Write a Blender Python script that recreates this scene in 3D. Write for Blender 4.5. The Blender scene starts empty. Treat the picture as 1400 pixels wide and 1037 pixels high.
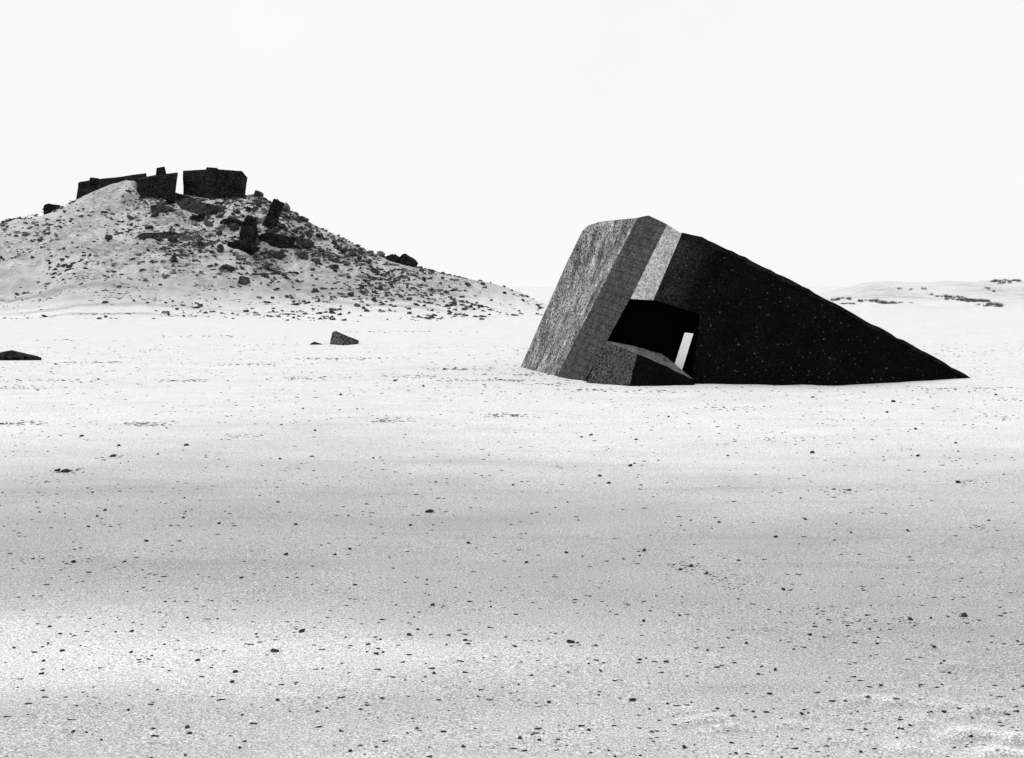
import bpy, bmesh, math, random
import numpy as np
from mathutils import Vector, noise, Matrix
random.seed(7)
S=bpy.context.scene
F=1944.4; CH=3.4; HY=392.0
def W(px,py,d):            # image pixel coordinates + distance from the camera -> world metres
    return Vector(((px-700)/F*d, d, CH-(py-HY)/F*d))
def ss(a,b,x):
    t=max(0.0,min(1.0,(x-a)/(b-a))); return t*t*(3-2*t)
def N(x,y,z=0.0): return noise.noise(Vector((x,y,z)))

# ---------------------------------------------------------------- materials
def mat(name):
    m=bpy.data.materials.new(name); m.use_nodes=True
    nt=m.node_tree; b=nt.nodes['Principled BSDF']
    b.inputs['Roughness'].default_value=1.0
    b.inputs['Specular IOR Level'].default_value=0.05
    return m,nt,b
def nn(nt,t,**k):
    n=nt.nodes.new(t)
    for a,v in k.items(): setattr(n,a,v)
    return n
def mth(nt,op,a,b=None,c=None,clamp=False):
    n=nt.nodes.new('ShaderNodeMath'); n.operation=op; n.use_clamp=clamp
    for i,v in enumerate((a,b,c)):
        if v is None: continue
        if isinstance(v,(int,float)): n.inputs[i].default_value=v
        else: nt.links.new(v,n.inputs[i])
    return n.outputs[0]
def mapr(nt,v,a,b,c,d):
    n=nt.nodes.new('ShaderNodeMapRange'); nt.links.new(v,n.inputs[0])
    for i,x in enumerate((a,b,c,d)): n.inputs[i+1].default_value=x
    return n.outputs[0]
def noi(nt,vec,scale,detail=4,rough=.6):
    n=nt.nodes.new('ShaderNodeTexNoise'); n.inputs['Scale'].default_value=scale
    n.inputs['Detail'].default_value=detail; n.inputs['Roughness'].default_value=rough
    nt.links.new(vec,n.inputs['Vector']); return n.outputs['Fac']
def bump(nt,b,h,st,dist):
    n=nt.nodes.new('ShaderNodeBump'); n.inputs['Strength'].default_value=st; n.inputs['Distance'].default_value=dist
    nt.links.new(h,n.inputs['Height']); nt.links.new(n.outputs[0],b.inputs['Normal'])
def grey(nt,b,v):
    c=nt.nodes.new('ShaderNodeCombineColor')
    for i in range(3): nt.links.new(v,c.inputs[i])
    nt.links.new(c.outputs[0],b.inputs['Base Color'])
def mapped(nt,vec,rot,scl):
    n=nt.nodes.new('ShaderNodeMapping'); n.inputs['Rotation'].default_value=rot; n.inputs['Scale'].default_value=scl
    nt.links.new(vec,n.inputs['Vector']); return n.outputs[0]

SAND,nt,b=mat('sand')
pos=nn(nt,'ShaderNodeNewGeometry').outputs['Position']
sand_tone=nn(nt,'ShaderNodeAttribute',attribute_name='sand_tone').outputs['Fac']
grav=nn(nt,'ShaderNodeAttribute',attribute_name='gravel').outputs['Fac']
base=mapr(nt,sand_tone,0,1,.385,.735)
g1=noi(nt,pos,14,6,.85); g2=noi(nt,pos,.7,5,.6); g3=noi(nt,pos,70,1,.5); g4=noi(nt,pos,32,2,.6)
v=mth(nt,'MULTIPLY',base,mapr(nt,g1,.36,.64,.90,1.08))
v=mth(nt,'MULTIPLY',v,mapr(nt,g2,.3,.7,.94,1.06))
v=mth(nt,'MULTIPLY',v,mapr(nt,g3,.30,.70,.46,1.50))
v=mth(nt,'MULTIPLY',v,mapr(nt,g4,.34,.66,.77,1.18))
sp=mapr(nt,noi(nt,pos,34,2,.5),.69,.74,1,.35)
v=mth(nt,'MULTIPLY',v,sp)
hp=mapped(nt,pos,(0,0,0),(1,.8,2.2))
h1=noi(nt,hp,1.5,9,.85); h2=noi(nt,hp,.22,4,.65)
h3=mapr(nt,noi(nt,pos,.16,5,.65),.40,.56,.45,1.0)
hv=mth(nt,'MULTIPLY',mapr(nt,h1,.40,.58,.14,1.0),mapr(nt,h2,.35,.65,.60,1.05))
gg_=mth(nt,'MULTIPLY',grav,h3)
inv=mth(nt,'SUBTRACT',1,gg_)
mul=mth(nt,'ADD',inv,mth(nt,'MULTIPLY',gg_,hv))
v=mth(nt,'MULTIPLY',v,mul)
stp=mapped(nt,pos,(0,0,0),(.10,.9,1)); st=noi(nt,stp,1.0,7,.75)
v=mth(nt,'MULTIPLY',v,mapr(nt,st,.52,.72,1.0,.84))
grey(nt,b,v); bump(nt,b,g1,.25,.015)

def concrete(name,lo,hi,scale=1.5,streak=None,boards=None,specks=0,bs=.5,grain=(.35,1.65),ramp=None,gs=15):
    m,nt,b=mat(name)
    pos=nn(nt,'ShaderNodeNewGeometry').outputs['Position']
    n1=noi(nt,pos,scale,9,.8)
    v=mapr(nt,n1,.38,.62,lo,hi)
    if streak:
        rot,scl,amt=streak
        mp=mapped(nt,pos,rot,scl)
        s=noi(nt,mp,1.0,6,.75)
        v=mth(nt,'MULTIPLY',v,mapr(nt,s,.38,.62,1-amt,1+amt))
    if boards:
        rot,freq,amt=boards
        mp=mapped(nt,pos,rot,(1,1,1))
        w=nn(nt,'ShaderNodeTexWave'); w.inputs['Scale'].default_value=freq; w.inputs['Distortion'].default_value=.4
        w.inputs['Detail'].default_value=3; w.bands_direction='Z'
        nt.links.new(mp,w.inputs['Vector'])
        v=mth(nt,'MULTIPLY',v,mapr(nt,w.outputs['Fac'],0,.25,1-amt,1))
    gr=noi(nt,pos,gs,1,.5)
    v=mth(nt,'MULTIPLY',v,mapr(nt,gr,.33,.67,*grain))
    if ramp:
        sx_=nn(nt,'ShaderNodeSeparateXYZ'); nt.links.new(pos,sx_.inputs[0])
        q=mth(nt,'ADD',sx_.outputs['X'],mth(nt,'MULTIPLY',sx_.outputs['Z'],ramp[4]))
        q=mth(nt,'ADD',q,mth(nt,'MULTIPLY',mth(nt,'SUBTRACT',n1,.5),2.2))
        v=mth(nt,'MULTIPLY',v,mapr(nt,q,ramp[0],ramp[1],ramp[2],ramp[3]))
    if specks:
        s=mapr(nt,noi(nt,pos,11,1,.5),.70,.78,0,specks)
        v=mth(nt,'ADD',v,s)
    v=mth(nt,'MAXIMUM',v,.002)
    grey(nt,b,v); bump(nt,b,n1,bs,.15)
    return m
TL=math.radians(-22)
C_A=concrete('streaked_weathered_concrete',.075,.28,1.3,streak=((0,math.radians(24),0),(2.0,1.6,.20),.6),grain=(.1,2.0),gs=13)
C_B=concrete('board_marked_concrete',.036,.066,1.8,streak=((0,math.radians(24),0),(4.,2.0,.2),.3),boards=((0,TL,0),1.1,.30),grain=(.35,1.7))
C_C=concrete('pale_concrete',.30,.47,1.2,streak=((0,math.radians(20),0),(3.,2,.5),.12),boards=((0,TL,0),1.1,.12),grain=(.55,1.4))
C_D=concrete('shaded_face_concrete',.002,.005,.8,boards=((0,math.radians(27),0),.45,.08),specks=.09,ramp=(4.0,5.2,6.5,.9,-.43),grain=(.3,1.8))  # shade on the overhanging face painted in as near-black
C_K=concrete('shade_black_concrete',.002,.005,1)  # shade of the recess and the ledge's long side painted as black
C_R=concrete('roof_edge_concrete',.005,.018,2.0)
C_W=concrete('broken_wall_concrete',.03,.07,2.5,grain=(.2,1.9))
C_P=concrete('lit_wall_top_concrete',.08,.18,2.5)  # light on the wing wall top painted as a paler tone
C_F=concrete('ribbed_fragment_concrete',.015,.12,2.5,boards=((0,math.radians(50),0),1.6,.7),grain=(.2,1.9),gs=7)
RUB=concrete('dark_rubble_concrete',.016,.075,2.0,gs=6)
RUB2=concrete('grey_rubble_concrete',.07,.20,2.0,gs=6)
RUIN=concrete('dark_ruin_concrete',.003,.02,.9,specks=.05,gs=5,grain=(.1,2.2))  # near-black tone with paler specks for ruins and slabs
STN,nt,b=mat('dark_beach_stone')
pos=nn(nt,'ShaderNodeNewGeometry').outputs['Position']
grey(nt,b,mapr(nt,noi(nt,pos,25,3,.6),.3,.7,.01,.05))
GRS,nt,b=mat('dry_dune_grass')
pos=nn(nt,'ShaderNodeNewGeometry').outputs['Position']
grey(nt,b,mapr(nt,noi(nt,pos,2,3,.6),.3,.7,.04,.14))
WHT,nt,b=mat('plain_white')
pos=nn(nt,'ShaderNodeNewGeometry').outputs['Position']
grey(nt,b,mapr(nt,noi(nt,pos,9,4,.6),.3,.7,.86,.94))  # nearly even white for the narrow sliver

# ---------------------------------------------------------------- terrain
D0=188.0
sil=[(-1500,470),(-700,410),(-400,365),(-200,330),(-80,312),(0,303),(40,294),(62,289),(100,272),(115,266),(130,260),(150,253),(172,247),(184,247),(190,254),(198,267),(243,267),(250,265),(300,267),(340,267),(352,267),(380,280),(405,292),(430,308),(470,327),(500,342),(540,357),(565,364),(620,378),(670,387),(700,396),(730,410),(770,424),(820,432)]
sx=[(p-700)/F*D0 for p,_ in sil]; sz=[max(0,CH+(HY-q)/F*D0) for _,q in sil]
sx.append(30); sz.append(0)
def hillz(x,y):
    if y<125 or y>260 or x<sx[0] or x>sx[-1]: return 0.0,0.0
    r=float(np.interp(x,sx,sz))
    if y<D0: t=(D0-y)/((42.0+9*N(x*.035,3.3,1)+4*N(x*.12,1.3,1))*(.55+.45*ss(0,7,r)))
    else: t=(y-D0)/55.0
    if t>=1: return 0.0,0.0
    f=(1-t)**2.0*(1+1.0*t) if t>0 else 1
    a=min(1,r/5.0)
    k=min(1,t*6)
    r2=float(np.interp(x,sxs,szs)) 
    rr=r*(1-k)+r2*k
    z=rr*f
    e=min(1,z/3)*ss(0,.12,t)
    z+=e*(0.8*N(x*.13,y*.13,3)+.50*N(x*.4,y*.4,9)+.28*N(x*1.1,y*1.1,5))
    return z, a*ss(0.6,4.5,z)
_s=np.linspace(sx[0],sx[-1],400); _z=np.interp(_s,sx,sz)
ker=np.hanning(13); ker/=ker.sum()
sxs=_s.tolist(); szs=np.convolve(np.pad(_z,6,mode='edge'),ker,mode='valid').tolist()
rip=[]
for (px,py,w,h) in [(975,985,.24,.030),(1000,996,.20,.022),(1330,1003,.22,.035),(1345,972,.20,.028),(1295,965,.15,.02),(1185,958,.17,.018),(1310,912,.20,.02),(1230,960,.14,.018),(1395,1010,.14,.03),(1080,990,.12,.015),(1265,985,.12,.014),(1150,1010,.16,.014),(1370,1028,.2,.026),(1240,1022,.16,.016),(940,972,.16,.018),(1330,890,.2,.012)]:
    d=CH*F/(py-HY); rip.append(((px-700)/F*d,d,w,h))
def ripf(x,y):
    z=0;lee_shade=0
    if 8.5<y<15 and 0<x<6:
        for (rx,ry,w,h) in rip:
            dx=(x-rx)/w
            if abs(dx)<2.4:
                dy=(y-ry+.05*dx*dx+.04*N(x*6,y*6,1))/.085
                if abs(dy)<4:
                    q=dy*1.6 if dy<0 else dy*.5
                    z+=h*1.6*math.exp(-dx*dx-q*q)
                    lee_shade+=(h/.03)*math.exp(-dx*dx-((dy+1.1)/.7)**2)-(h/.03)*.9*math.exp(-dx*dx-((dy-.6)/1.1)**2)  # shaded foot and lit back of each ripple, as tone
        m=ss(1.0,3.0,x)*(1-ss(11.5,13.5,y))
        s_=math.sin(y*19+6*N(x*.8,y*.8,7))*(.5+N(x*1.5,y*1.5,2))
        z+=m*.006*s_; lee_shade-=m*.12*s_
    return z,lee_shade
def gz(x,y):
    z,_=hillz(x,y)
    r=math.hypot(x,y)
    if r<400:
        z+=.10*N(x*.06,y*.06,1)*ss(8,40,r)+.03*N(x*.25,y*.35,2)
    if r<45: z+=.010*N(x*1.3,y*2.2,4)+.003*N(x*5,y*7,4)
    if 36<y<66 and -6<x<28:
        z-=.20*math.exp(-((x-12.0)/4.0)**2)*math.exp(-((y-51.0)/3.2)**2)
        z+=.05*math.exp(-((x-3.0)/1.5)**2)*math.exp(-((y-50.5)/1.5)**2)
        z+=.035*N(x*.9,y*1.1,71)*math.exp(-((y-51)/3)**2)
    z+=ripf(x,y)[0]
    if 90<y<520 and x>8:
        az=x/y
        z+=5.1*ss(.17,.27,az)*math.exp(-((y-300)/45)**2)*(.82+.35*N(x*.05,y*.03,6)+.10*N(x*.2,y*.15,8))
        z+=1.3*ss(.10,.2,az)*math.exp(-((y-185)/22)**2)*max(0,.5+1.0*N(x*.07,y*.05,11))
    return z
angs=np.concatenate([np.arange(-180,-24,3.),np.arange(-24,24,.1),np.arange(24,180,3.)])
rs=[1.0]
while rs[-1]<9000:
    r=rs[-1]
    if 9<r<13.5: s=.004
    elif r<140: s=.015
    elif r<195: s=.42/r
    else: s=.03
    rs.append(r*(1+s))
nr=len(rs); na=len(angs)
sa=np.sin(np.radians(angs)); ca=np.cos(np.radians(angs))
co=np.zeros((nr*na+1,3)); tonev=np.ones(nr*na+1); gv=np.zeros(nr*na+1)
i=0
for r in rs:
    for k in range(na):
        x=r*sa[k]; y=r*ca[k]
        zz=gz(x,y)
        co[i]=(x,y,zz)
        if r<70:
            n1=N(x*.10,y*.16,20); n2=N(x*.35,y*.6,21)
            yy=y+3*n1+1.0*n2
            d=ss(17,37,yy)**.85  # sand tone: greyer close by, paler farther out, pale band at left
            yb=y+.9*n2+.06*x+.1
            d=max(d,.35*d+.86*math.exp(-((yb-13.1)/1.8)**2)*ss(5.0,-3.5,x+1.5*n1+.6*n2))
            d+=.14*n1+.08*n2
            d=max(d,.40*ss(13,10,y)*(.75+.25*ss(-1,2,x))+.10+.1*n2)
            d-=.55*ripf(x,y)[1]  # ripple shade and lit backs painted into the sand tone
            tonev[i]=max(-.5,min(1.15,d))
        else: tonev[i]=1
        if 125<y<260:
            z,g=hillz(x,y); gv[i]=g
            fade=ss(2,-14,x)
            apron=(1-ss(3.0,6.5,z))*ss(0.0,3.0,z)*(.35+.65*fade)
            stn=max(0,N(x*.02,y*.5,50)+.08)*ss(138,148,y)*ss(0,.8,z)*fade
            tonev[i]=1-.55*apron-1.2*stn*(1-ss(3,5,z))-.34*ss(3,7,z)
            gv[i]=g*(1-.45*apron)*(.8+.2*ss(-60,-35,x))
        if 90<y<520 and x>15 and zz>.35:
            q=ss(.35,1.5,zz)*(.35+.65*ss(-.2,.3,N(x*.08,y*.03,61)))
            gv[i]=max(gv[i],.6*q)
        i+=1
co[i]=(0,0,0)
a=np.arange(nr-1)[:,None]*na; k=np.arange(na); k2=(k+1)%na
quads=np.stack([a+k,a+na+k,a+na+k2,a+k2],-1).reshape(-1,4)
faces=quads.tolist()+[(int(nr*na),int(q),int((q+1)%na)) for q in range(na)]
me=bpy.data.meshes.new('sand_ground'); me.from_pydata(co.tolist(),[],faces)
for nme,arr in (('sand_tone',tonev),('gravel',gv)):
    at=me.attributes.new(nme,'FLOAT','POINT'); at.data.foreach_set('value',arr.astype(np.float32))
me.polygons.foreach_set('use_smooth',[True]*len(me.polygons)); me.materials.append(SAND); me.update()
bm=bmesh.new(); bm.from_mesh(me); bmesh.ops.recalc_face_normals(bm,faces=bm.faces)
if sum(f.normal.z for f in list(bm.faces)[:200])<0: bmesh.ops.reverse_faces(bm,faces=bm.faces)
bm.to_mesh(me); bm.free()
g=bpy.data.objects.new('sand_ground',me); S.collection.objects.link(g); g['kind']='structure'

def ground_hit(px,py,d0=9,d1=400):
    d=d0
    while d<d1:
        p=W(px,py,d)
        if gz(p.x,p.y)>=p.z: return p
        d+= .03 if d<60 else .25
    return W(px,py,d1)

# ---------------------------------------------------------------- helpers
def link(me,name,mats,parent=None,label=None,cat=None,group=None,loc=None):
    for m in mats: me.materials.append(m)
    o=bpy.data.objects.new(name,me); S.collection.objects.link(o)
    if loc is not None: o.location=loc
    if parent: o.parent=parent
    if label: o['label']=label
    if cat: o['category']=cat
    if group: o['group']=group
    return o
def rough_hull(pts,name,amp=.05,cuts=3,origin=None):
    """convex block from corner points, subdivided and chipped"""
    bm=bmesh.new()
    vs=[bm.verts.new(p) for p in pts]
    bmesh.ops.convex_hull(bm,input=vs)
    for v in [v for v in bm.verts if not v.link_faces]: bm.verts.remove(v)
    bmesh.ops.dissolve_limit(bm,angle_limit=.05,verts=bm.verts,edges=bm.edges)
    if cuts:
        bmesh.ops.triangulate(bm,faces=bm.faces)
        bmesh.ops.subdivide_edges(bm,edges=bm.edges,cuts=cuts,use_grid_fill=True)
        for v in bm.verts:
            v.co+=noise.noise_vector(v.co*1.3)*amp*.6+noise.noise_vector(v.co*6)*amp*.9
    bmesh.ops.recalc_face_normals(bm,faces=bm.faces)
    me=bpy.data.meshes.new(name)
    if origin is not None: bmesh.ops.translate(bm,vec=-Vector(origin),verts=bm.verts)
    bm.to_mesh(me); bm.free(); return me

# ---------------------------------------------------------------- main bunker
base=Vector((8.5,52.5,0))
bunker=bpy.data.objects.new('concrete_bunker',None); S.collection.objects.link(bunker); bunker.location=base
bunker.empty_display_size=1
bunker['label']='huge tilted dark concrete bunker half sunk in the beach sand'; bunker['category']='bunker'
def densify(pts,step,jit,rng):
    out=[]
    for p,q in zip(pts[:-1],pts[1:]):
        L=math.hypot(p[0]-q[0],p[1]-q[1]); n=max(1,int(L/step))
        for i in range(n):
            t=i/n; c=[p[j]+(q[j]-p[j])*t for j in range(len(p))]
            if i: c[0]+=rng.uniform(-jit,jit); c[1]+=rng.uniform(-jit,jit)
            out.append(tuple(c))
    out.append(tuple(pts[-1])); return out
rg=random.Random(11)
L0=densify([(699,530,60.4),(712,502,60.4),(737,447,59.8),(766,383,58.8),(786,337,57.9),(796,316,57.4),(803,309,57.2)],12,1.2,rg)
TA=densify([(803,309,57.2),(818,304,56.5),(872,298,53.0)],14,.6,rg)[1:]
TB=[(880,296,52.5),(887,295,52.0),(900,301,51.2),(912,307,50.3)]
v1,v2,v3=W(932,320,50.0),W(844,525,49.5),W(1322,517,52.9)
Dn=(v2-v1).cross(v3-v1).normalized()
def onD(px,py,off=0.0):
    ray=W(px,py,1)-Vector((0,0,CH))
    t=(v1-Vector((0,0,CH))).dot(Dn)/ray.dot(Dn)
    return Vector((0,0,CH))+ray*t
topD=[(932,320),(958,326),(1000,345),(1060,375),(1130,411),(1200,449),(1258,480),(1290,498),(1326,518)]
topDj=densify(topD,9,.6,rg)
bm=bmesh.new()
outl=[W(*p) for p in L0]+[W(*p) for p in TA]+[W(*p) for p in TB]
iL1=len(L0)+len(TA)-1; iL2=len(outl)-1
dpts=[onD(*p) for p in topDj]
outl+=dpts; iL3=iL2+1
iTip=len(outl)-1
outl.append(onD(1335,548))
bD=onD(826,567); bC=W(785,566,49.9); bB=W(744,548,54.4)
outl+=[bD,bC,bB]
V=[bm.verts.new(p) for p in outl]; n=len(V)
iD,iC,iB=n-3,n-2,n-1
cen=(965,455)
back=[]
for idx,p in enumerate(outl):
    px=p.x/p.y*F+700; py=HY-(p.z-CH)/p.y*F
    q=(px+(cen[0]-px)*.13, py+(cen[1]-py)*.13)
    dd=p.y+(5.5 if idx>iL1 else 4.0)
    back.append(bm.verts.new(W(q[0],q[1],dd)))
def face(vs,mi):
    f=bm.faces.new(vs); f.material_index=mi; return f
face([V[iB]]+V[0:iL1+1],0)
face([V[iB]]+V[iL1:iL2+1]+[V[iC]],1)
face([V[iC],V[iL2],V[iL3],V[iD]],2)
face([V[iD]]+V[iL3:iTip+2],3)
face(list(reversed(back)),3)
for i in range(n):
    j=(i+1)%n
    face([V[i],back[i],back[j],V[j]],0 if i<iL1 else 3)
bmesh.ops.triangulate(bm,faces=bm.faces,ngon_method='EAR_CLIP')
bmesh.ops.recalc_face_normals(bm,faces=bm.faces)
bmesh.ops.translate(bm,vec=-base,verts=bm.verts)
me=bpy.data.meshes.new('wall'); bm.to_mesh(me); bm.free()
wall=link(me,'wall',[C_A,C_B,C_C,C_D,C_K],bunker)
def cutter(poly,d0,d1):
    """splayed recess in the wall"""
    bm=bmesh.new(); A=[];B=[]
    for (px,py) in poly:
        A.append(bm.verts.new(W(px,py,d0)-base)); B.append(bm.verts.new(W(px,py,d1)-base))
    bm.faces.new(A); bm.faces.new(B)
    for i in range(len(A)):
        j=(i+1)%len(A); bm.faces.new([A[i],A[j],B[j],B[i]])
    bmesh.ops.triangulate(bm,faces=bm.faces)
    bmesh.ops.recalc_face_normals(bm,faces=bm.faces)
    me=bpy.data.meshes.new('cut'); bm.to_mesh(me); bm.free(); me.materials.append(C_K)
    o=bpy.data.objects.new('cut',me); S.collection.objects.link(o); o.location=base
    return o
n_before=len(wall.data.polygons); ok=False
for poly,d1,solver in [([(861,409),(897,411),(957,430),(940,563),(777,563)],52.4,'EXACT'),
                ([(861.3,409.2),(897,411),(956,430),(938,562),(778,562)],52.3,'EXACT'),
                ([(861,409),(897,411),(957,428),(935,558),(780,558)],52.4,'EXACT'),
                ([(861,409),(897,411),(957,430),(940,563),(777,563)],52.4,'FAST'),
                ([(862,409.5),(897,411),(955,429),(937,559),(781,559)],52.1,'FAST')]:
    c1=cutter(poly,46,d1)
    bpy.context.view_layer.update()
    m=wall.modifiers.new('b','BOOLEAN'); m.object=c1; m.operation='DIFFERENCE'; m.solver=solver
    dg=bpy.context.evaluated_depsgraph_get()
    ne=bpy.data.meshes.new_from_object(wall.evaluated_get(dg))
    wall.modifiers.clear()
    bpy.data.objects.remove(c1)
    xs=[v.co.x for v in ne.vertices]
    print('BOOL',solver,n_before,len(ne.polygons))
    if len(ne.polygons)>n_before and max(xs)-min(xs)>14 and max(xs)-min(xs)<20:
        wall.data=ne; ne.name='wall'; ok=True; break
print('BOOL_OK',ok)
bm=bmesh.new(); ring=[]
rg2=random.Random(5)
for i,p in enumerate(dpts):
    t=i/(len(dpts)-1)
    th=.14*(1-.5*t)*(1+rg2.uniform(-.4,.4))
    up=Vector((.45,0,.89)); fr=-Dn if Dn.y>0 else Dn
    j=rg2.uniform(-.02,.025)
    a_=p+up*(.03+j)+fr*.07-base; b_=p-up*th+fr*(.07+j)-base
    c_=p-up*th-fr*.3-base; d_=p+up*(.02+j)-fr*.3-base
    ring.append([bm.verts.new(q) for q in (a_,b_,c_,d_)])
for r0,r1 in zip(ring[:-1],ring[1:]):
    for k in range(4):
        bm.faces.new([r0[k],r0[(k+1)%4],r1[(k+1)%4],r1[k]])
bm.faces.new(ring[0]); bm.faces.new(ring[-1])
bmesh.ops.recalc_face_normals(bm,faces=bm.faces)
me=bpy.data.meshes.new('roof'); bm.to_mesh(me); bm.free()
link(me,'roof_edge',[C_R],bunker)
# broken wing wall: angular ledge with lit top painted paler, grey end, shaded long side painted black
bm=bmesh.new()
P=dict(A=(828,466,50.0),B=(871,484,48.6),M=(912,502,48.9),C=(949,520,49.3),D=(905,484,50.6),D2=(926,501,50.0),E=(866,473,50.5),
 A0=(787,555,49.8),B0=(855,552,48.3),C0=(949,552,49.3),D0=(915,565,50.8))
q={k:bm.verts.new(W(*v)-base) for k,v in P.items()}
def ff(s,mi):
    f=bm.faces.new([q[x] for x in s.split()]); f.material_index=mi
ff('A B B0 A0',0); ff('B M C C0 B0',1); ff('A E D D2 C M B',2); ff('A A0 D0 D E',1); ff('D D0 C0 C D2',1); ff('A0 B0 C0 D0',1)
bmesh.ops.triangulate(bm,faces=bm.faces)
bmesh.ops.subdivide_edges(bm,edges=bm.edges,cuts=4,use_grid_fill=True)
for v in bm.verts: v.co+=noise.noise_vector(v.co*5)*.025
bmesh.ops.recalc_face_normals(bm,faces=bm.faces)
me=bpy.data.meshes.new('wing_wall'); bm.to_mesh(me); bm.free()
link(me,'wing_wall',[C_W,C_K,C_P],bunker,label='broken grey concrete wing wall at the entrance')
# white board leaning in the opening, a thin white solid, foot in the sand behind the ledge
org=Vector((W(918,530,50.45).x,50.45,gz(6,50.4)))
bm=bmesh.new(); vv=[]
for (px,py,d) in [(936,455,49.95),(948,456.5,49.95),(924.5,532,50.35),(911.5,532,50.35)]:
    p=W(px,py,d)-org; vv.append((bm.verts.new(p),bm.verts.new(p+Vector((.01,.07,0)))))
bm.faces.new([a for a,_ in vv]); bm.faces.new([c for _,c in reversed(vv)])
for i in range(4):
    j=(i+1)%4; bm.faces.new([vv[i][0],vv[i][1],vv[j][1],vv[j][0]])
bmesh.ops.recalc_face_normals(bm,faces=bm.faces)
bmesh.ops.bevel(bm,geom=list(bm.edges),offset=.008,segments=2,affect='EDGES')
me=bpy.data.meshes.new('white_sliver'); bm.to_mesh(me); bm.free()
link(me,'white_sliver',[WHT],None,'narrow white board leaning in the dark bunker opening','sliver',loc=org)

# ---------------------------------------------------------------- ruins on the hill
e=bpy.data.objects.new('bunker_ruin',None); S.collection.objects.link(e); o0=W(175,268,188); e.location=o0
e['label']='ruined dark concrete bunker with long low wall on dune crest'; e['category']='ruin'
pts=[W(103,285,193),W(107,250,193),W(200,238,190),W(206,285,189),W(109,249,197),W(200,237,196),W(105,285,197),W(206,285,196)]
link(rough_hull(pts,'wall',.12,4,origin=o0),'wall',[RUIN],e)
pts=[W(186,285,186.5),W(188,246,186.5),W(243,237,185.5),W(236,285,185.5),W(189,243,192),W(241,236,192),W(190,285,192),W(237,285,192)]
link(rough_hull(pts,'chamber',.10,4,origin=o0),'chamber',[RUIN],e)
pts=[W(213,242,188),W(214,230,188),W(225,228,188),W(228,240,188),W(214,230,190),W(225,229,190),W(228,241,190),W(213,242,190)]
link(rough_hull(pts,'parapet',.05,2,origin=o0),'parapet',[RUIN],e)
pts=[W(122,252,192),W(123,243,192),W(135,244,192),W(138,251,192),W(123,243,195),W(135,244,195),W(138,252,195),W(122,252,195)]
link(rough_hull(pts,'parapet',.05,2,origin=o0),'parapet',[RUIN],e)
o1=W(292,268,188); e=bpy.data.objects.new('concrete_pillbox',None); S.collection.objects.link(e); e.location=o1
e['label']='squat black concrete pillbox with flat broken top on dune crest'; e['category']='bunker'
pts=[W(251,290,187.5),W(250,234,187.5),W(296,232,186),W(294,290,186),W(330,234,186.8),W(338,243,186.8),W(333,290,186.8),
     W(253,234,193),W(300,232,193),W(331,235,193),W(332,290,193),W(254,290,193)]
link(rough_hull(pts,'wall',.11,4,origin=o1),'wall',[RUIN],e)
pts=[W(280,234,188),W(283,229,188),W(297,230,188),W(300,234,188),W(283,230,189.5),W(297,230,189.5),W(300,235,189.5),W(280,235,189.5)]
link(rough_hull(pts,'roof_vent',.04,2,origin=o1),'roof_vent',[RUIN],e)

def slab(poly,name,label,cat,mat_,thick,d=None,amp=.15,group=None):
    cx=sum(p[0] for p in poly)/len(poly); by=max(p[1] for p in poly)
    h=ground_hit(cx,by,140 if d is None else d-20)
    dd=h.y if d is None else d
    pts=[W(px,py,dd) for px,py in poly]; pts+=[p+Vector((thick*.25,thick,.0)) for p in pts]
    low=sorted(poly,key=lambda q:-q[1])[:2]
    pts+=[W(px,py,dd)+Vector((0,thick*.5,-.8)) for px,py in low]
    org=Vector((h.x,dd,gz(h.x,dd)))
    me=rough_hull(pts,name,amp,3,origin=org)
    return link(me,name,[mat_],None,label,cat,group,loc=org)
slab([(214,266),(234,263),(262,272),(246,279)],'concrete_slab','large dark broken concrete slab sliding down the dune','slab',RUIN,1.6)
slab([(238,276),(250,271),(293,281),(287,291),(264,294)],'concrete_slab','thick grey tilted concrete slab below the ruins','slab',RUB,1.4)
slab([(329,312),(337,294),(345,299),(348,335),(326,337)],'concrete_slab','upright jagged dark slab standing in the rubble','slab',RUIN,1.2)
slab([(357,312),(374,272),(384,278),(372,316)],'concrete_slab','tall dark slab leaning out of the rubble heap','slab',RUIN,1.0,)
slab([(352,323),(364,318),(398,325),(392,339),(354,338)],'concrete_slab','thick dark concrete block lying in the rubble','slab',RUIN,1.6)
slab([(310,332),(326,328),(350,338),(340,343),(312,341)],'concrete_slab','flat dark slab among hillside rubble','slab',RUIN,1.2)
slab([(262,296),(276,293),(274,303),(264,304)],'concrete_slab','cracked dark slab stump below the ruins','slab',RUIN,1.0)
slab([(188,322),(196,319),(238,318),(232,325),(194,327)],'concrete_slab','long flat grey slab lying on the dune slope','slab',RUB,1.0)
slab([(246,324),(252,321),(274,326),(270,330),(250,330)],'concrete_slab','flat grey slab lying on the dune slope','slab',RUB2,1.0)
slab([(205,282),(216,279),(238,287),(230,292),(208,290)],'concrete_slab','dark slab fragment just below the ruin wall','slab',RUB,1.2)
slab([(355,345),(368,343),(388,349),(380,354),(358,352)],'concrete_slab','small flat slab at foot of the rubble heap','slab',RUB,1.2)
slab([(400,330),(408,325),(425,331),(422,338),(404,337)],'concrete_slab','small tilted slab beside the rubble heap','slab',RUB,1.2)
slab([(300,303),(312,297),(328,303),(322,310),(303,310)],'concrete_slab','small dark slab between ruins and rubble heap','slab',RUIN,1.2)
slab([(545,352),(551,347),(567,359),(566,364),(546,361)],'concrete_block','dark concrete block perched on the dune slope','block',RUIN,1.5,d=187)
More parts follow.
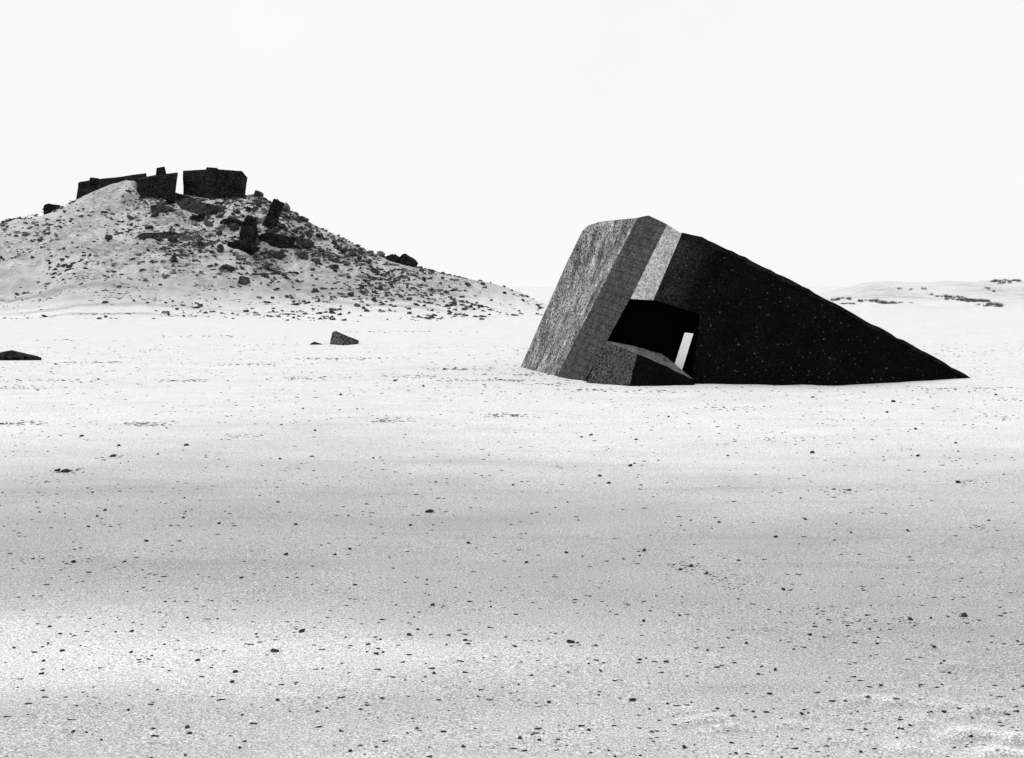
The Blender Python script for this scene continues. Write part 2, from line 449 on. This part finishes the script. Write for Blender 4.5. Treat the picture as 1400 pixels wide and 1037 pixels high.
slab([(528,350),(537,348),(545,353),(543,359),(530,358)],'concrete_block','small dark block perched on the dune slope','block',RUIN,1.2,d=187)
slab([(58,286),(62,279),(76,280),(78,285)],'concrete_block','dark concrete lump on the low dune shoulder','block',RUIN,1.2,d=187)
slab([(240,436),(330,433),(412,430),(408,432),(300,436.5)],'shadow_strip','long dark modelled beam lying at the dune foot','shadow',RUIN,.4,d=155,amp=.04)  # solid strip modelled in place of the thin shadow line here

def chunk(seed,flat=.6,n=11):
    r=random.Random(seed); bm=bmesh.new()
    ex=r.uniform(.6,1); ey=r.uniform(.6,1)
    vs=[]
    for _ in range(n):
        p=Vector((r.uniform(-1,1),r.uniform(-1,1),r.uniform(-1,1)))
        p=p/max(.4,(abs(p.x)**3+abs(p.y)**3+abs(p.z)**3)**(1/3))
        vs.append(bm.verts.new((p.x*ex*.5,p.y*ey*.5,p.z*flat*.5)))
    bmesh.ops.convex_hull(bm,input=vs)
    for v in [v for v in bm.verts if not v.link_faces]: bm.verts.remove(v)
    bmesh.ops.bevel(bm,geom=list(bm.edges),offset=.03,segments=1,affect='EDGES')
    bmesh.ops.recalc_face_normals(bm,faces=bm.faces)
    return bm
def chunk_mesh(seed,name,mt,flat=.6,n=11):
    bm=chunk(seed,flat,n); me=bpy.data.meshes.new(name); bm.to_mesh(me); bm.free(); me.materials.append(mt); return me
rub_lib=[chunk_mesh(100+i,'rubble',RUB if i%4 else RUB2,.65) for i in range(14)]
st_lib=[chunk_mesh(200+i,'stone',STN,.45,13) for i in range(10)]
def put(me,name,x,y,size,zscale=1,label=None,cat=None,group=None,rz=None,tilt=.35,sink=.12):
    o=bpy.data.objects.new(name,me); S.collection.objects.link(o)
    z=gz(x,y); o.location=(x,y,z+size*sink*zscale)
    o.rotation_euler=(random.uniform(-tilt,tilt),random.uniform(-tilt,tilt),random.uniform(0,6.28) if rz is None else rz)
    o.scale=(size,size*random.uniform(.6,1),size*zscale)
    if label:o['label']=label
    if cat:o['category']=cat
    if group:o['group']=group
    return o
G='rubble strewn down the dune slope'; RL='angular dark concrete chunk on the sandy dune slope'
for (px,py,w) in [(235,357,21),(311,372,30),(333,387,22),(413,354,22),(404,341,18),(461,359,19),(513,373,16),(455,429,13),(362,378,13),(386,350,15),(440,345,15),(230,323,18),(205,326,20),(270,328,18),(238,330,18),(352,268,16),(345,300,12),(318,300,16),(392,300,18),(402,318,17),(420,322,18),(436,327,16),(300,290,18),(225,290,17),(180,300,15),(150,328,13),(298,322,17),(380,335,12),(345,345,22),(300,345,18),(330,355,16),(470,345,14),(490,355,14),(520,395,11),(505,360,14),(580,385,11),(610,400,10),(640,392,10),(560,410,10),(480,405,12),(430,400,12),(372,285,16),(388,289,17),(350,280,18),(360,275,16),(411,300,15),(533,425,8),(590,416,8),(417,430,9),(225,380,12),(37,322,12),(365,368,14),(510,372,13),(482,350,13),(590,372,9),(660,390,8),(690,402,8),(715,412,7),(640,415,7),(560,430,7),(670,425,6),(735,425,5)]:
    h=ground_hit(px,py,130)
    put(random.choice(rub_lib),'concrete_rubble',h.x,h.y,w/F*h.y*1.15,random.uniform(.7,1.1),RL,'rubble',G,sink=.1)
cnt=0
while cnt<110:
    px=random.gauss(345,85); py=random.triangular(268,375,298)
    if px<200 or px>560: continue
    if px<342 and py<282: continue
    h=ground_hit(px,py,140,190)
    if h.y>=188: continue
    put(random.choice(rub_lib),'concrete_rubble',h.x,h.y,random.choice([.6,.7,.8,1.0,1.3,1.6,2.0]),random.uniform(.4,1.1),RL,'rubble',G,tilt=.7,sink=.10); cnt+=1
cnt=0
while cnt<40:
    px=random.uniform(345,700); d=random.uniform(184,188); x=(px-700)/F*d
    put(random.choice(rub_lib),'concrete_rubble',x,d,random.choice([.3,.4,.5,.7]),random.uniform(.6,1.1),RL,'rubble',G,tilt=.6,sink=.15); cnt+=1
cnt=0
while cnt<80:
    px=random.triangular(150,740,440); d=random.uniform(150,187)
    x=(px-700)/F*d
    z,gg=hillz(x,d)
    if z<.1: continue
    if z<4 and random.random()<(.8 if px<420 else .4): continue
    put(random.choice(rub_lib),'concrete_rubble',x,d,random.choice([.4,.5,.6,.8,.9,1.1]),random.uniform(.5,1.1),RL,'rubble',G,sink=.1)
    cnt+=1
def stuff(name,items,mt,flat,nshape=6,npt=8,seed=500):
    lib=[]
    for i in range(nshape):
        r=random.Random(seed+i); bm=bmesh.new(); vs=[bm.verts.new((r.uniform(-.5,.5),r.uniform(-.5,.5),r.uniform(-.5,.5)*flat)) for _ in range(npt)]
        bmesh.ops.convex_hull(bm,input=vs)
        for v in [v for v in bm.verts if not v.link_faces]: bm.verts.remove(v)
        bm.verts.ensure_lookup_table(); bm.verts.index_update()
        lib.append(([v.co.copy() for v in bm.verts],[[v.index for v in f.verts] for f in bm.faces])); bm.free()
    VV=[];FF=[];MI=[]
    for (x,y,s,sxx) in items:
        vs,fs=random.choice(lib); a=random.uniform(0,6.28); c,sn=math.cos(a),math.sin(a); z=gz(x,y); b0=len(VV)
        mi=random.randrange(len(mt))
        for v in vs: VV.append((x+(v.x*c-v.y*sn)*s*sxx,y+(v.x*sn+v.y*c)*s,z+v.z*s+s*.1))
        for f in fs: FF.append([b0+q for q in f]); MI.append(mi)
    me=bpy.data.meshes.new(name); me.from_pydata(VV,[],FF)
    for m in mt: me.materials.append(m)
    me.polygons.foreach_set('material_index',MI)
    o=bpy.data.objects.new(name,me); S.collection.objects.link(o); o['kind']='stuff'; return o
it=[]
while len(it)<6200:
    px=random.uniform(-60,760); d=random.uniform(140,190); x=(px-700)/F*d
    z,gg=hillz(x,d)
    if z<.02 and (px<350 or random.random()>.10): continue
    dens=.30+.70*ss(120,340,px)
    dens*=.10+.90*ss(2.5,8.5,z+ (1.6 if px>430 else 0))
    if px>560: dens=max(dens,.22)*(1-.9*ss(600,750,px))
    dens*=.14+2.8*max(0,N(x*.16,d*.16,33)+.16)
    if random.random()>dens: continue
    it.append((x,d,random.choice([.12,.16,.2,.26,.36,.5,.65]),random.uniform(1,1.6)))
for (px,py,w,n) in [(160,430,60,36),(60,434,60,24),(250,433,50,30),(100,380,60,40),(200,410,70,50),(30,350,40,30),(150,400,60,40),(60,410,50,30),(280,395,50,40),(350,415,50,30)]:
    h=ground_hit(px,py,120)
    for _ in range(n):
        it.append((h.x+random.gauss(0,w*.4)*h.y/F,h.y+random.gauss(0,.35),random.uniform(.1,.22),random.uniform(1.3,3)))
stuff('rubble_gravel',it,[RUB,RUB,RUB2],.6)['label']='fine dark gravel scattered over the dune'

# ---------------------------------------------------------------- beach pieces
def gslab(poly_pts,name,label,cat,mt,amp=.02,cuts=3):
    org=Vector((sum(p.x for p in poly_pts)/len(poly_pts),sum(p.y for p in poly_pts)/len(poly_pts),0)); org.z=gz(org.x,org.y)
    return link(rough_hull(poly_pts,name,amp,cuts,origin=org),name,[mt],None,label,cat,loc=org)
gslab([W(449,480,82.6),W(454,455,83),W(459,453,83.3),W(464,456,81.6),W(491,466,83.5),W(488,480,83.5),W(472,480,80.6),W(456,454,84.4),W(470,474,85)],'concrete_block','ribbed wedge-shaped grey concrete block lying alone on sand','block',C_F,.04,3)
gslab([W(421,480,82),W(424,470,82),W(430,467,82.2),W(438,470,82.2),W(449,474,82.2),W(432,468,83.0),W(446,480,82)],'concrete_chunk','low dark concrete chunk half buried in sand','rubble',RUIN,.03,2)
gslab([W(-20,500,66),W(2,488,66),W(12,480,66.6),W(56,489,66.2),W(57,500,66.2),W(-20,486,67.5),W(16,479,67.6),W(50,487,67)],'concrete_slab','thin flat dark concrete slab lying tilted on sand','slab',RUIN,.04,3)

GS='dark stones scattered on the beach'
def stone_at(px,py,w):
    d=CH*F/(py-HY); put(random.choice(st_lib),'beach_stone',(px-700)/F*d,d,w/F*d*1.2,random.uniform(.6,1),'small dark stone lying on pale sand','stone',GS,sink=.12)
for q in [(587,700,13),(412,866,13),(375,892,14),(780,879,13),(865,957,12),(1318,843,15),(945,775,11),(592,828,10),(180,893,9),(100,771,10),(391,760,9),(1245,848,10),(1108,868,9),(750,960,8),(317,935,8),(405,718,8),(458,760,7),(805,1000,8),(380,960,7),(1060,917,9),(1020,880,8),(880,850,9),(720,770,8),(640,745,7),(1290,975,10),(640,880,8),(560,870,8),(515,895,9),(270,905,8),(85,892,9),(60,905,7),(175,973,9),(100,1003,8),(118,1004,8),(255,609,9),(90,646,14),(78,645,10),(155,624,10),(870,602,8),(820,650,9),(930,780,9),(965,785,9),(1010,768,8),(1200,880,8),(1060,735,7),(1140,670,9),(1160,672,8),(1310,662,9),(1255,625,8),(1110,620,8),(180,865,8),(330,790,7),(200,742,7)]:
    stone_at(*q)
cnt=0
while cnt<245:
    py=510+530*random.random()**1.05; px=random.uniform(0,1400)
    d=CH*F/(py-HY)
    if d>47 and 690<px<1340: continue
    stone_at(px,py,random.choice([4,4,5,5,6,7,8])*(.85+.3*(py-500)/540)); cnt+=1
it=[]
while len(it)<8500:
    y=9.0+75*random.random()**1.45; x=random.uniform(-.55,.55)*y
    if random.random()> .35+1.2*max(0,N(x*.12,y*.12,40)+.25): continue
    s=random.choice([.012,.016,.02,.028,.04])*(.75+y/38)
    it.append((x,y,s,random.uniform(1,1.9)))
for (px,py,w,n) in [(20,578,50,90),(195,579,50,90),(690,570,45,80),(530,576,40,60),(95,645,30,40),(60,660,20,14),(150,625,24,28),(1140,672,40,24),(1320,662,36,26),(1060,600,40,20),(330,596,40,26),(258,520,40,40),(430,517,60,40),(620,505,80,60),(80,520,80,40),(340,500,90,50),(900,536,70,30),(800,533,60,30),(1350,530,60,30),(560,515,60,40),(20,530,50,30),(720,512,60,50),(1000,560,60,24),(1380,545,30,20),(120,497,90,50),(480,492,90,50),(700,520,40,40),(760,526,40,30),(1290,530,50,24),(940,775,30,36),(985,790,36,34),(1000,805,20,16),(1175,850,60,40),(1240,850,20,26),(1130,835,50,26),(1250,880,12,14),(1318,843,16,20),(600,700,20,8),(400,864,24,14),(375,891,20,14),(270,893,30,14),(190,905,14,8),(780,999,30,16),(110,1004,26,14),(1340,720,30,16),(1190,700,30,16),(640,520,60,30),(1370,570,40,20),(35,770,20,10),(100,771,18,10),(300,460,120,24),(560,455,100,24),(100,465,90,16)]:
    d=CH*F/(py-HY)
    for _ in range(n):
        x=(px-700+random.gauss(0,w*.42))/F*d; y=d*(1+random.gauss(0,.009))
        it.append((x,y,random.uniform(1.5,3.6)*d/F,random.uniform(1.2,2.6)))
stuff('beach_grit',it,[STN],.3,8,8,900)['label']='fine dark shell grit and dried seaweed bits'

VV=[];FF=[]
def tuft(x,y,h,n):
    for _ in range(n):
        a=random.uniform(0,6.28); r=random.uniform(0,h*.9); bx=x+r*math.cos(a); by=y+r*math.sin(a); bz=gz(bx,by)-.05
        lx=random.gauss(0,.35)*h; ly=random.gauss(0,.35)*h; w=h*.07; hh=h*random.uniform(.5,1)
        b0=len(VV); VV.extend([(bx-w,by,bz),(bx+w,by,bz),(bx+lx,by+ly,bz+hh)]); FF.append((b0,b0+1,b0+2))
for (px,py,w,n) in [(1190,412,20,16),(1215,415,25,22),(1300,407,24,20),(1320,411,28,30),(1340,413,20,22),(1352,418,16,12),(1370,386,20,16),(1388,384,18,16),(1350,397,20,5),(1110,392,30,8),(1150,410,24,12),(1158,416,12,8),(1400,408,20,6),(1250,396,30,4),(1440,395,40,12),(1480,410,40,10)]:
    h=ground_hit(px,py,90,600)
    for _ in range(n):
        sc=h.y/F
        tuft(h.x+random.gauss(0,w*.45)*sc,h.y+random.gauss(0,1.8),random.uniform(.3,.65),24)
me=bpy.data.meshes.new('dune_grass'); me.from_pydata(VV,[],FF); me.materials.append(GRS)
o=bpy.data.objects.new('dune_grass',me); S.collection.objects.link(o); o['kind']='stuff'; o['label']='sparse dark marram grass tufts on low dunes'

# ---------------------------------------------------------------- sky & light
EL=math.radians(48); sd=Vector((-.93,-.22,0)).normalized()*math.cos(EL)+Vector((0,0,math.sin(EL)))
w=bpy.data.worlds.new('World'); S.world=w; w.use_nodes=True; nt=w.node_tree
bg=nt.nodes['Background']; bg.inputs['Strength'].default_value=.1
sky=nt.nodes.new('ShaderNodeTexSky'); sky.sky_type='NISHITA'; sky.sun_disc=False; sky.sun_elevation=EL
sky.sun_rotation=math.atan2(sd.x,sd.y)
bw=nt.nodes.new('ShaderNodeRGBToBW'); nt.links.new(sky.outputs[0],bw.inputs[0])
tc=nt.nodes.new('ShaderNodeTexCoord')
cl=noi(nt,tc.outputs['Generated'],2.0,5,.6)
ov=mapr(nt,cl,.3,.7,9.0,9.6)
tot=mth(nt,'ADD',ov,mth(nt,'MULTIPLY',bw.outputs[0],.06))
c=nt.nodes.new('ShaderNodeCombineColor')
for i in range(3): nt.links.new(tot,c.inputs[i])
nt.links.new(c.outputs[0],bg.inputs['Color'])
L=bpy.data.lights.new('sun','SUN'); L.energy=1.5; L.angle=math.radians(12); L.color=(1,1,1)
lo=bpy.data.objects.new('sun',L); S.collection.objects.link(lo); lo.rotation_euler=sd.to_track_quat('Z','Y').to_euler(); lo.location=(-20,0,30)

cam=bpy.data.cameras.new('camera'); cam.lens=50; cam.sensor_width=36; cam.clip_end=20000; cam.clip_start=.1
cam.shift_y=-(518.5-HY)/1400
co_=bpy.data.objects.new('camera',cam); S.collection.objects.link(co_); co_.location=(0,0,CH); co_.rotation_euler=(math.radians(90),0,0)
S.camera=co_
S.view_settings.view_transform='Standard'; S.view_settings.look='None'; S.view_settings.exposure=0
